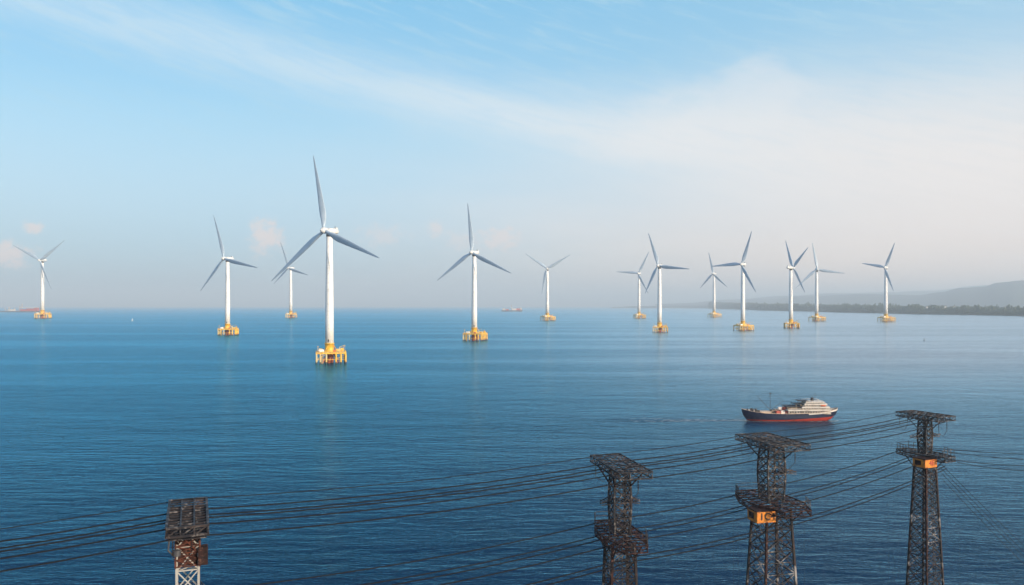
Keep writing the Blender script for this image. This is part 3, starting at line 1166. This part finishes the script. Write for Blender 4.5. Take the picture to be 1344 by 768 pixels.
for (k, x, y, z) in ((2, -3.0, 5.9, 30), (2, -2.2, 5.9, 30), (2, 1.6, -5.8, 30), (3, -3.4, 5.2, 31.9), (3, -2.0, 5.2, 31.9), (3, 2.2, -5.2, 31.9), (3, -3.2, 3.2, 31.9)):
    drop(pyl[k], x, y, z)

bpy.context.view_layer.update()


# ------------------------------------------------------------------ cables
def sagged(p, q, sag, n=16):
    return [p.lerp(q, i / n) - Vector((0, 0, sag * 4 * (i / n) * (1 - i / n))) for i in range(n + 1)]


def att(k, y, z, x=0.0):
    r = pyl[k]
    return r.matrix_world @ Vector((x, y, z))


def cable(paths, label, name='power_cable', rad=.045, sep=.34, double=True, group='cables strung between the pylons'):
    root = empty(name, paths[0][0])
    tag(root, label, 'cable', group)
    for s in ((-1, 1) if double else (0,)):
        pts = []
        for (p, q, sg) in paths:
            seg = sagged(p, q, sg)
            pts += seg if not pts else seg[1:]
        out = []
        for i, p in enumerate(pts):
            out.append(p - paths[0][0] + Vector((0, 0, s * sep / 2)) + Vector((0, s * sep * .2, 0)))
        b = MB()
        b.tube(out, rad, 5)
        b.build('strand', M['wire'], root)
    return root


LD = Vector((-.845, -.535, 0))
ups = [(.48, 'rearmost'), (.12, 'second from the rear'), (-.2, 'second from the front'), (-.46, 'frontmost')]
for j, (f, word) in enumerate(ups):
    z = 39.6 if j else 40.1
    dims = {0: 11.0, 1: 11.6, 2: 11.0, 3: 8.8}
    pt = {k: att(k, f * dims[k], z - (0.6 if j == 3 else 0)) for k in range(4)}
    nx = pt[0] + LD * 55 + Vector((0, 0, .3))
    nx2 = nx + LD * 60 + Vector((0, 0, .5))
    paths = [(pt[3], pt[2], .55), (pt[2], pt[1], .35), (pt[1], pt[0], .75), (pt[0], nx, .9), (nx, nx2, 1.0)]
    cable(paths, 'dark cable crossing the upper platforms of the pylons, %s of four' % word, double=(j in (1, 2)), rad=.074 if j else .05, sep=.55)
for j, (f, word) in enumerate([(.47, 'rearmost'), (.18, 'second from the rear'), (-.12, 'second from the front'), (-.42, 'frontmost')]):
    z = 31.0 if j == 0 else 30.2
    dims = {0: 11.5, 1: 12.0, 2: 13.4, 3: 10.2}
    dz = {0: -.6, 1: .2, 2: -.2, 3: 1.7}
    pt = {k: att(k, f * dims[k], z + dz[k] - (1.0 if j == 3 else 0)) for k in range(4)}
    nx = pt[0] + LD * 55
    paths = [(pt[3], pt[2], .6), (pt[2], pt[1], .4), (pt[1], pt[0], .9), (pt[0], nx, .9)]
    cable(paths, 'dark cable crossing the lower platforms of the pylons, %s of four' % word, double=(j in (1, 3)), rad=.076, sep=.5)
# lines leaving the far pylon to the right
for j, (dx, dy, z, px, py, dd) in enumerate(((1.2, 4.5, 33.4, 1344, 596, 156), (2.2, 2.0, 33.1, 1344, 603, 152), (2.2, -3.0, 32.0, 1344, 611, 146), (2.0, -5.0, 31.8, 1344, 618, 143))):
    a = att(3, dy, z, dx)
    e = PX(px, dd, EYE - (py - HY) * dd / F)
    e2 = e + (e - a) * 1.2 + Vector((0, 0, .2))
    cable([(a, e, .25), (e, e2, .3)], 'thin cable running right from the slender far pylon, number %s from the top of four' % ('one', 'two', 'three', 'four')[j],
          double=False, rad=.055, group='cables running right from the far pylon')
for j, (dx, dy, z, px, py) in enumerate(((1.5, -1.5, 31.5, 1344, 713), (1.6, -1.8, 30.4, 1344, 721), (1.7, -2.1, 29.3, 1344, 728), (1.8, -2.4, 28.0, 1344, 737))):
    a = att(3, dy, z, dx)
    dd = 149.0 - j
    e = PX(px, dd, EYE - (py - HY) * dd / F)
    t = a.z / (a.z - e.z)
    g = a + (e - a) * t
    cable([(a, g, .5)], 'slanting guy cable from the far pylon down to the water, %s of four' % ('highest', 'second highest', 'second lowest', 'lowest')[j],
          name='guy_cable', double=False, rad=.045, group='guy cables slanting down to the water')


# ------------------------------------------------------------------ the passing ship
def make_ship():
    c = P(1037, 551.5)
    r = empty('cargo_ship', c, math.radians(1.5))
    tag(r, 'navy ship with a red waterline and white stepped superstructure passing behind the pylons', 'ship')
    b = MB()
    # stations: x, deck half width, waterline half width, deck height, keel lift
    st = [(-25.6, .15, .05, 6.1, 5.2), (-24.6, 1.2, .1, 5.8, 2.4), (-23.0, 2.3, .5, 5.4, 0.4), (-20, 3.7, 2.2, 4.9, -1.5), (-15, 4.7, 4.0, 4.3, -2), (-8, 5.0, 4.7, 4.0, -2), (0, 5.0, 4.8, 3.9, -2),
          (8, 5.0, 4.7, 4.1, -2), (14, 4.8, 4.0, 4.5, -2), (18, 4.4, 2.8, 5.0, -1.2), (21, 3.6, 1.4, 5.5, .6), (23.3, 2.5, .6, 5.9, 2.6), (24.6, .9, .2, 6.2, 4.6), (25.1, .15, .1, 6.3, 5.6)]
    ring = 9
    for (x, wd, ww, zd, zk) in st:
        prof = []
        for s in (-1, 1):
            pts = [(s * wd, zd), (s * (wd * .97 + .0), zd - .8), (s * (wd * .55 + ww * .45), max(zk + .2, zd * .45)), (s * ww, max(zk + .05, .1))]
            prof.append(pts)
        row = prof[0] + [(0, zk)] + list(reversed(prof[1]))
        for (y, z) in row:
            b.v.append((x, y, z))
    for i in range(len(st) - 1):
        for j in range(ring - 1):
            a = i * ring + j
            b.f.append((a, a + 1, a + 1 + ring, a + ring))
    hull = b.build('hull', M['hull'], r)
    for p in hull.data.polygons:
        p.use_smooth = True
    b = MB()
    vs = []
    for (x, wd, ww, zd, zk) in st:
        vs += [(x, -wd * .96, zd - .9), (x, wd * .96, zd - .9)]
    b.poly(vs, [(2 * i, 2 * i + 1, 2 * i + 3, 2 * i + 2)[::-1] for i in range(len(st) - 1)])
    b.build('deck', M['deck'], r)
    b = MB()
    for (s0, s1) in zip(st, st[1:]):
        for s in (-1, 1):
            b.bar((s0[0], s * s0[1], s0[3] + .04), (s1[0], s * s1[1], s1[3] + .04), .16)
    b.build('gunwale', M['buff'], hull)
    b = MB()
    for (s0, s1) in zip(st[7:-2], st[8:-1]):
        for s in (-1, 1):
            b.bar((s0[0], s * (s0[1] + .04), s0[3] - .45), (s1[0], s * (s1[1] + .04), s1[3] - .45), .12, .55)
    b.build('white_strake', M['white'], hull)
    # white stepped superstructure
    tiers = [(-2.5, 20.0, 4.4, 3.6, 5.7, 'white'), (5.0, 19.2, 4.1, 5.9, 7.2, 'white'), (6.4, 18.0, 3.7, 7.4, 8.7, 'white'), (7.4, 16.4, 3.1, 8.9, 9.7, 'white')]
    for (x0, x1, hy, z0, z1, mt) in tiers:
        b = MB()
        k = (z1 - z0) * .7
        b.poly([(x0, -hy, z0), (x1, -hy, z0), (x1, hy, z0), (x0, hy, z0), (x0, -hy, z1), (x1 - k, -hy, z1), (x1 - k, hy, z1), (x0, hy, z1)],
               [(3, 2, 1, 0), (4, 5, 6, 7), (0, 1, 5, 4), (1, 2, 6, 5), (2, 3, 7, 6), (3, 0, 4, 7)])
        h = b.build('deckhouse', M['house_shade'], r)
        b = MB()
        b.box(((x0 + x1 - k) / 2 + .2, 0, z1 + .02), (x1 - x0 - k + 1.2, 2 * hy + 1.3, .62))
        b.build('deck_edge', M['white'], h)
        zm = z0 + (z1 - z0) * .55
        xx = x0 + .7
        while xx < x1 - k - 1.0:
            for s in (-1, 1):
                b = MB()
                b.box((xx + .35, s * hy, zm), (.75, .12, .65))
                b.build('window', M['glass'], h)
            xx += 1.35
        b = MB()
        for s in (-1, 1):
            b.bar((x0, s * (hy + .4), z1 + 1.0), (x1 - k, s * (hy + .4), z1 + 1.0), .1)
            xx = x0
            while xx < x1 - k:
                b.bar((xx, s * (hy + .4), z1 + .2), (xx, s * (hy + .4), z1 + 1.0), .06)
                xx += 1.5
        b.bar((x0, -hy - .4, z1 + 1.0), (x0, hy + .4, z1 + 1.0), .08)
        b.build('railing', M['white'], h)
    # long shaded gallery under a dark canopy ahead of the bridge
    b = MB()
    b.box((1.6, 0, 7.5), (9.6, 8.2, .22))
    b.box((4.2, 0, 8.7), (5.4, 7.0, .2))
    b.box((6.2, 0, 10.3), (5.6, 5.6, .18))
    b.build('canopy', M['canvas'], r)
    for x in (-2.7, -.5, 1.9, 4.3):
        for s in (-1, 1):
            b = MB()
            b.bar((x, s * 3.8, 5.7), (x, s * 3.8, 7.4), .14)
            b.build('canopy_post', M['buff'], r)
    for x in (1.9, 4.4):
        for s in (-1, 1):
            b = MB()
            b.bar((x, s * 3.3, 7.5), (x, s * 3.3, 8.7), .14)
            b.build('canopy_post', M['buff'], r)
    b = MB()
    b.box((1.2, 0, 6.6), (7.0, 5.2, 1.5))
    b.build('inner_cabin', M['deck'], r)
    # cargo between mast and house
    random.seed(4)
    for i, (x, y, z, sx, sy, sz, mt) in enumerate(((-7.2, -2.2, 4.2, 2.2, 2.2, 2.0, 'cargo_r'), (-4.9, -2.4, 4.3, 2.0, 2.0, 2.2, 'cargo_p'), (-2.9, -2.6, 4.2, 1.6, 1.8, 2.0, 'cargo_r'), (-7.0, .8, 4.5, 2.4, 2.4, 2.8, 'buff'),
                                                  (-4.4, .9, 4.8, 2.2, 2.6, 3.4, 'cargo_r'), (-5.8, -1.0, 6.4, 1.8, 1.6, 1.2, 'cargo_p'), (-3.2, -.6, 6.4, 1.6, 1.6, 1.3, 'cargo_r'), (-9.2, .4, 4.2, 1.6, 3.4, 2.2, 'deck'))):
        b = MB()
        b.box((x, y, z), (sx, sy, sz))
        o = b.build('crate', M[mt], None, bevel=.06)
        lab = {'cargo_r': 'red', 'cargo_p': 'pale', 'buff': 'buff', 'deck': 'brown'}[mt]
        o.matrix_world = Matrix.Translation(c) @ Matrix.Rotation(math.radians(1.5), 4, 'Z')
        tag(o, '%s cargo crate stacked on the ship between its mast and white deckhouse' % lab, 'crate', 'cargo crates on the ship')
    # foredeck gear
    b = MB()
    b.box((-13.5, 0, 4.0), (5.6, 4.6, 1.3))
    b.box((-13.5, 0, 4.75), (6.0, 5.0, .2))
    b.build('hatch_cover', M['buff'], r)
    b = MB()
    for x, y, s_ in ((-20, -1.0, 1.0), (-20.2, 1.2, .9), (-18.2, 0, .8), (-22.5, 0, .6)):
        b.lathe([(s_ * .5, 4.0), (s_ * .5, 5.2), (s_ * .7, 5.3), (s_ * .7, 5.6), (s_ * .4, 5.9)], 10, (x, y, .3))
    b.box((-17.5, -1.8, 4.9), (1.4, 1.0, 1.4))
    b.build('winch', M['dark'], r)
    b = MB()
    b.tube([(-10.5, 0, 3.5), (-10.5, 0, 14.4)], [.17, .09], 8)
    b.bar((-10.5, -1.2, 12.3), (-10.5, 1.2, 12.3), .12)
    b.box((-10.5, 0, 13.9), (.5, .5, .7))
    mast = b.build('mast', M['dark'], r)
    b = MB()
    b.tube([(-10.4, 0, 5.2), (-17.8, -.5, 13.0)], [.14, .09], 6)
    b.tube([(-10.6, 0, 5.2), (-3.6, -.4, 10.2)], [.12, .08], 6)
    b.build('derrick_boom', M['dark'], mast)
    b = MB()
    for e in ((-17.8, -.5, 13.0), (-3.6, -.4, 10.2), (-24.4, 0, 6.2), (8.2, 0, 10.8), (-12, 4.4, 4.2), (-12, -4.4, 4.2)):
        b.tube([(-10.5, 0, 14.4), e], .04, 4)
    b.build('rigging', M['wire'], mast)
    # masts, funnel and aerials on top of the bridge
    b = MB()
    b.lathe([(.9, 9.6), (.8, 11.3), (.85, 11.4), (.7, 11.6)], 14, (11.6, 0, .2))
    b.build('funnel', M['canvas'], r, True)
    b = MB()
    for x, y, h in ((13.2, 0, 14.6), (12.2, 1.4, 12.8), (14.6, -1.2, 12.2), (6.0, 1.0, 12.2), (8.0, -1.5, 11.8), (4.6, 1.5, 11.2), (9.6, 1.6, 12.0)):
        b.tube([(x, y, 9.6), (x, y, h)], [.09, .05], 5)
    b.bar((12.3, 0, 13.0), (14.1, 0, 13.0), .1)
    b.bar((12.7, 0, 13.8), (13.7, 0, 13.8), .1)
    b.build('aerial', M['dark'], r)
    b = MB()
    b.lathe([(.05, 0), (.55, .25), (.55, .7), (.05, .95)], 10, (15.0, .8, 9.9))
    b.build('radar_dome', M['white'], r, True)
    # aft lifeboat and bulwark gear
    for s in (-1, 1):
        b = MB()
        b.tube([(14.2, s * 4.3, 8.1), (14.8, s * 4.3, 8.0), (16.6, s * 4.3, 8.0), (17.3, s * 4.3, 8.15)], [.15, .5, .5, .12], 8)
        b.build('lifeboat', M['redlead'], r, True)
    b = MB()
    for x in (20.4, 21.6, 22.8):
        b.box((x, 0, 5.5), (.6, 1.6, 1.2))
    b.build('deck_locker', M['white'], r)


make_ship()
# disturbed water along the hull and behind it
random.seed(9)
b = MB()
c = P(1037, 551.5)
for i in range(420):
    t = random.random()
    if t < .55:
        q = random.random()
        x = c.x - 24 + 48 * q
        y = c.y - (2.2 + 2.8 * math.sin(math.pi * q) ** .6) - abs(random.gauss(0, .5)) + (x - c.x) * .026
        l, w = random.uniform(.5, 1.8), random.uniform(.10, .3)
    else:
        q = random.random() ** 1.6
        x = c.x - 23 - 60 * q
        y = c.y + random.gauss(0, 1.6 + 3 * q) - 1 * q
        l, w = random.uniform(.4, 2.0), random.uniform(.08, .22)
    n = 7
    ph = random.random() * 6
    b.poly([(x + l * math.cos(2 * math.pi * k / n) * (1 + .25 * math.sin(k * 2.3 + ph)), y + w * math.sin(2 * math.pi * k / n), .012) for k in range(n)], [tuple(range(n))])
wk = b.build('wake_foam', material('sea_foam', (0.55, 0.58, 0.60), 0.8))
tag(wk, 'thin flecks of foam along the hull and in the wake of the ship', 'foam', None, 'stuff')


# ------------------------------------------------------------------ far ships and small boats
def far_ship(px, py, length, kind, label, name='cargo_ship'):
    c = P(px, py)
    r = empty(name, c, math.radians(4))
    tag(r, label, 'ship')
    u = length / 100
    b = MB()
    H = (2.6 if kind == 'barge' else 4.5) * u
    pts = [(-50, H * 1.25), (50, H * 1.2), (45, -2), (-46, -2)]
    vs = [(x * u, -8 * u, z) for x, z in pts] + [(x * u, 8 * u, z) for x, z in pts]
    b.poly(vs, [(3, 2, 1, 0), (4, 5, 6, 7), (0, 1, 5, 4), (1, 2, 6, 5), (2, 3, 7, 6), (3, 0, 4, 7)])
    b.build('hull', M['far_grey'], r)
    if kind == 'barge':
        b = MB()
        for x, w_, h_ in ((12, 18, 5), (30, 22, 7), (44, 8, 9)):
            b.box((x * u, 0, H + h_ * u / 2 + .5), (w_ * u, 12 * u, h_ * u))
        b.build('deckhouse', M['far_red'], r)
        b = MB()
        b.box((28 * u, 0, H + 9.5 * u), (38 * u, 13 * u, 1.2 * u))
        b.build('roof', M['white'], r)
        b = MB()
        b.box((-20 * u, 0, H + 3 * u), (14 * u, 11 * u, 5 * u))
        b.build('wheelhouse', M['white'], r)
        b = MB()
        for x, h_ in ((-38, 9), (-28, 12), (-14, 10), (0, 14), (6, 20)):
            b.bar((x * u, 0, H), (x * u, 0, H + h_ * u), 1.2 * u)
        for x in (-36, -8):
            b.bar((x * u, 0, H), ((x + 12) * u, 0, H + 10 * u), 1.0 * u)
        b.build('mast', M['buff'], r)
    else:
        for x, w_, h_, mt in ((-38, 10, 10, 'white'), (-22, 14, 6, 'cargo_r'), (10, 20, 8, 'cargo_p'), (32, 24, 9, 'cargo_r'), (40, 10, 13, 'white')):
            b = MB()
            b.box((x * u, 0, H + h_ * u / 2 + 1), (w_ * u, 12 * u, h_ * u))
            b.build('deckhouse', M[mt], r)
        b = MB()
        b.bar((-2 * u, 0, H), (-2 * u, 0, H + 26 * u), 2.2 * u)
        b.bar((-2 * u, 0, H + 8 * u), (14 * u, 0, H + 16 * u), 1.0 * u)
        b.build('mast', M['white'], r)
    return r


far_ship(26, 409.8, 330, 'barge', 'long red barge with deckhouses on the horizon left of the first turbine', 'barge')
far_ship(672, 408.9, 218, 'cargo', 'small red and white ship on the horizon between two turbines')


def boat(px, py, s, label, sail=True, name='sailing_boat'):
    c = P(px, py)
    r = empty(name, c)
    tag(r, label, 'boat')
    b = MB()
    vs = [(-4, -1.2, 1), (3.4, -1.3, 1), (5, 0, 1.2), (3.4, 1.3, 1), (-4, 1.2, 1), (-3.6, -.8, -.4), (3, -.8, -.4), (4, 0, -.4), (3, .8, -.4), (-3.6, .8, -.4)]
    vs = [tuple(q * s for q in v) for v in vs]
    b.poly(vs, [(0, 1, 2, 3, 4), (9, 8, 7, 6, 5), (0, 5, 6, 1), (1, 6, 7, 2), (2, 7, 8, 3), (3, 8, 9, 4), (4, 9, 5, 0)])
    b.build('hull', M['white'] if sail else M['far_grey'], r)
    b = MB()
    if sail:
        b.poly([(q[0] * s, q[1] * s, q[2] * s) for q in ((-3.5, -.04, 1.6), (.4, -.04, 1.6), (.3, -.04, 10.5), (-3.5, .04, 1.6), (.4, .04, 1.6), (.3, .04, 10.5))],
               [(0, 1, 2), (5, 4, 3), (0, 3, 4, 1), (1, 4, 5, 2), (2, 5, 3, 0)])
        b.build('sail', M['sail'], r)
    else:
        b.box((-.6 * s, 0, 2.1 * s), (3 * s, 1.8 * s, 2.2 * s))
        b.build('cabin', M['far_grey'], r)
        b = MB()
        b.bar((0, 0, 3 * s), (0, 0, 5.5 * s), .2 * s)
        b.build('mast', M['dark'], r)
    return r


boat(174, 421.6, 1.2, 'tiny white sailing boat alone on the water right of the first turbine')
boat(605.5, 404.0, 4.2, 'tiny dark boat on the horizon just left of the second largest turbine', False, 'fishing_boat')
boat(639.5, 404.2, 4.0, 'tiny dark boat on the horizon just right of the second largest turbine', False, 'fishing_boat')
c = P(1213, 447.2)
r = empty('buoy', c)
tag(r, 'tiny dark buoy alone on calm water below the rightmost turbine', 'buoy')
b = MB()
b.lathe([(.9, -.6), (1.5, -.2), (1.5, .5), (.6, .8)], 12)
b.build('float', M['dark'], r)
b = MB()
b.bar((0, 0, .7), (0, 0, 3.2), .5)
b.box((0, 0, 3.3), (.9, .9, .8))
b.build('topmark', M['dark'], r)
